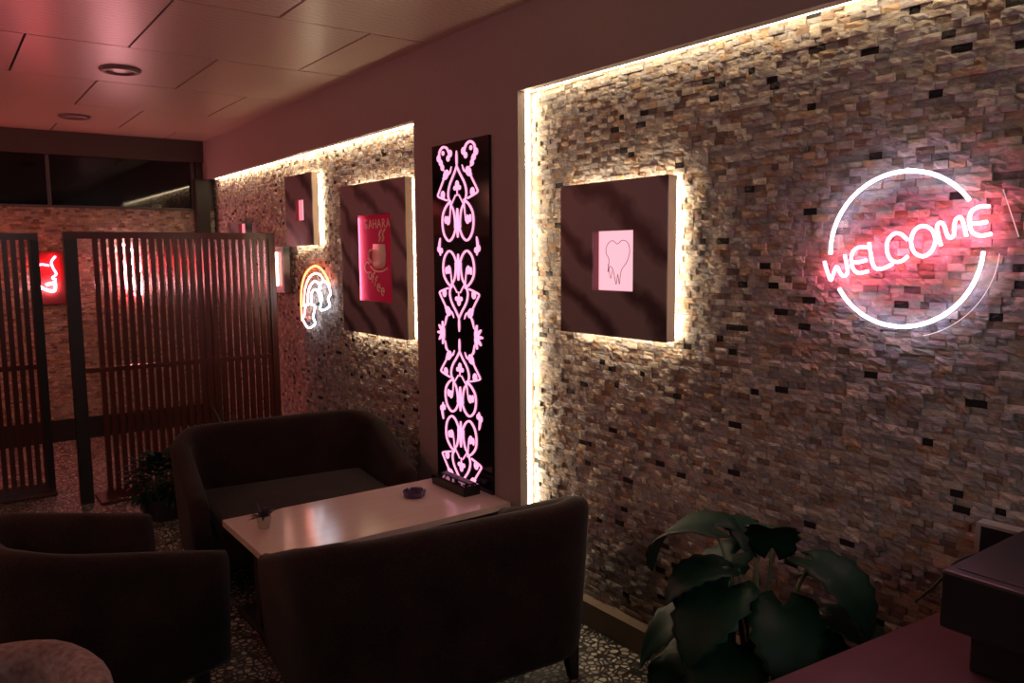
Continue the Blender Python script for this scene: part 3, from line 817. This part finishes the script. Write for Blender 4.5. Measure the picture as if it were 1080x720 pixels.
# spiky plant behind the far sofa
t = thing('potted_plant', 'spiky plant whose leaf tips show above the far sofa back', 'plant', (1.38, 4.67, 0))
pot(t, .12, .15, .34, 'pot_black')
lb = bmesh.new()
for i in range(34):
    a = random.uniform(0, 2*PI); el = random.uniform(1.1, 1.5)
    d = Vector((math.cos(a)*math.cos(el), math.sin(a)*math.cos(el), math.sin(el)))
    leaf(lb, (.02*math.cos(a), .02*math.sin(a), .32), d, (0,0,1) if el < 1.4 else (1,0,0), random.uniform(.30,.46), .022, .7, .3, 0, 8, 1)
thicken(lb, .001); link('foliage', lb, M['leaf_small'], t, True)

# little pot on the table
t = thing('potted_plant', 'tiny sprig in a pale clay pot on the table corner', 'plant', (1.091, 3.325, TZ))
pot(t, .023, .031, .056, 'pot_clay')
lb = bmesh.new()
for i in range(26):
    a = random.uniform(0, 2*PI); el = random.uniform(.35, 1.5)
    d = Vector((math.cos(a)*math.cos(el), math.sin(a)*math.cos(el), math.sin(el)))
    leaf(lb, (.012*math.cos(a), .012*math.sin(a), .05), d, (0,0,1) if el < 1.4 else (1,0,0), random.uniform(.035,.075), .013, .8, .2, 0, 5, 1)
thicken(lb, .0006); link('foliage', lb, M['leaf_purple'], t, True)

# ------------------------------------------------------------------ counter corner
t = thing('counter', 'red-brown wooden counter across the near right corner of the room', 'counter', (1.6, .5, 0))
poly = [(1.02,.995),(2.225,.885),(2.225,-.5),(1.02,-.5)]
bm = bmesh.new(); prism(bm, [(x-1.6,y-.5) for x,y in poly], .66, .70)
bmesh.ops.bevel(bm, geom=bm.edges[:], offset=.003, segments=2, affect='EDGES'); link('counter_top', bm, M['counter'], t)
bm = bmesh.new(); prism(bm, [(x-1.6,y-.5) for x,y in ((1.07,.955),(2.18,.85),(2.18,-.45),(1.07,-.45))], 0, .66); link('cabinet_body', bm, M['counter'], t)

t = thing('counter_machine', 'black boxy machine with an overhanging top, standing on the counter', 'machine', (1.85, .52, .70))
bm = rbox(-.218, .27, -.25, .226, .127, .25, .006, 3); link('upper_housing', bm, M['machine'], t)
bm = rbox(-.105, .25, -.22, .212, 0, .127, .006, 3); link('pedestal', bm, M['machine'], t)
bm = BX(-.19, .25, -.23, .205, .25, .2515); link('top_plate', bm, M['machine'], t)

t = thing('wall_panel', 'black box with a pale rim fixed to the stone wall behind the machine', 'panel', (2.235, .72, .785))
bm = bmesh.new(); ring_yz(bm, -.045, 0, (-.20,.20,0,.10), (-.19,.188,.008,.092)); link('rim', bm, M['pale_metal'], t)
bm = BX(-.04, 0, -.189, .187, .009, .091); link('panel_face', bm, M['machine'], t)

bm = bmesh.new()
tube(bm, smoothpts([(2.205,.80,.715),(2.195,.86,.80),(2.17,.885,.815),(2.12,.93,.79),(2.10,.96,.735),(2.16,1.02,.665),(2.205,1.075,.605)], 6), .004, 7)
tag(link('power_cable', bm, M['black_metal'], None, True), 'thin black cable looping down the stone wall beside the machine', 'cable')

# ------------------------------------------------------------------ lights
def area(name, loc, target, size, power, col, sizey=None):
    l = bpy.data.lights.new(name, 'AREA'); l.energy = power; l.color = col
    l.size = size
    if sizey: l.shape = 'RECTANGLE'; l.size_y = sizey
    o = bpy.data.objects.new(name, l); COL.objects.link(o); o.location = loc
    o.rotation_euler = (Vector(target)-Vector(loc)).to_track_quat('-Z', 'Y').to_euler()
    return o
area('front_fill', (.3, -1.4, 2.45), (2.2, 1.1, 1.0), 1.4, 18, (.98,.96,1))  # unseen fill added behind the camera to brighten stone wall and pier
area('magenta_fill', (-.75, 3.9, 2.2), (-.2, 4.0, 2.67), .35, 5, (1,.12,.45))  # added off-frame fill that tints the left of the ceiling
area('warm_ceiling_fill', (-1.2, 2.4, 1.7), (.9, 3.8, 2.67), .8, 11, (1,.50,.28))  # unseen source, added to warm the middle of the ceiling
area('red_lamp', (-1.0, 7.0, 2.1), (.8, 6.8, 0), .5, 20, (1,.14,.13))
area('far_warm_fill', (-2.2, 6.6, 2.3), (1.2, 7.8, 1.2), .6, 10, (1,.55,.35))  # added fill out of view, lifts the end wall

w = bpy.data.worlds.new('night'); S.world = w; w.use_nodes = True
w.node_tree.nodes['Background'].inputs[0].default_value = (.01,.008,.012,1)
w.node_tree.nodes['Background'].inputs[1].default_value = .3

# ------------------------------------------------------------------ camera
cam = bpy.data.cameras.new('camera'); co = bpy.data.objects.new('camera', cam); COL.objects.link(co)
cx_, cy_, cz_ = (.8066591,-.0715472,.5866703), (-.5909567,-.0834630,.8023740), (-.0084423,-.9939391,-.1096075)
right = Vector((cx_[0],cy_[0],cz_[0])); up = -Vector((cx_[1],cy_[1],cz_[1])); back = -Vector((cx_[2],cy_[2],cz_[2]))
mw = Matrix((right, up, back)).transposed().to_4x4(); mw.translation = (0,0,1.6)
co.matrix_world = mw
cam.sensor_width = 36; cam.lens = 836.3767/1080*36; cam.clip_start = .02
S.camera = co
S.view_settings.view_transform = 'Standard'; S.view_settings.look = 'None'
S.view_settings.gamma = 1; S.view_settings.exposure = 0
try: S.view_settings.use_curve_mapping = False
except Exception: pass
S.cycles.use_denoising = True
S.cycles.max_bounces = 8; S.cycles.diffuse_bounces = 4; S.cycles.glossy_bounces = 4
S.cycles.sample_clamp_indirect = 4
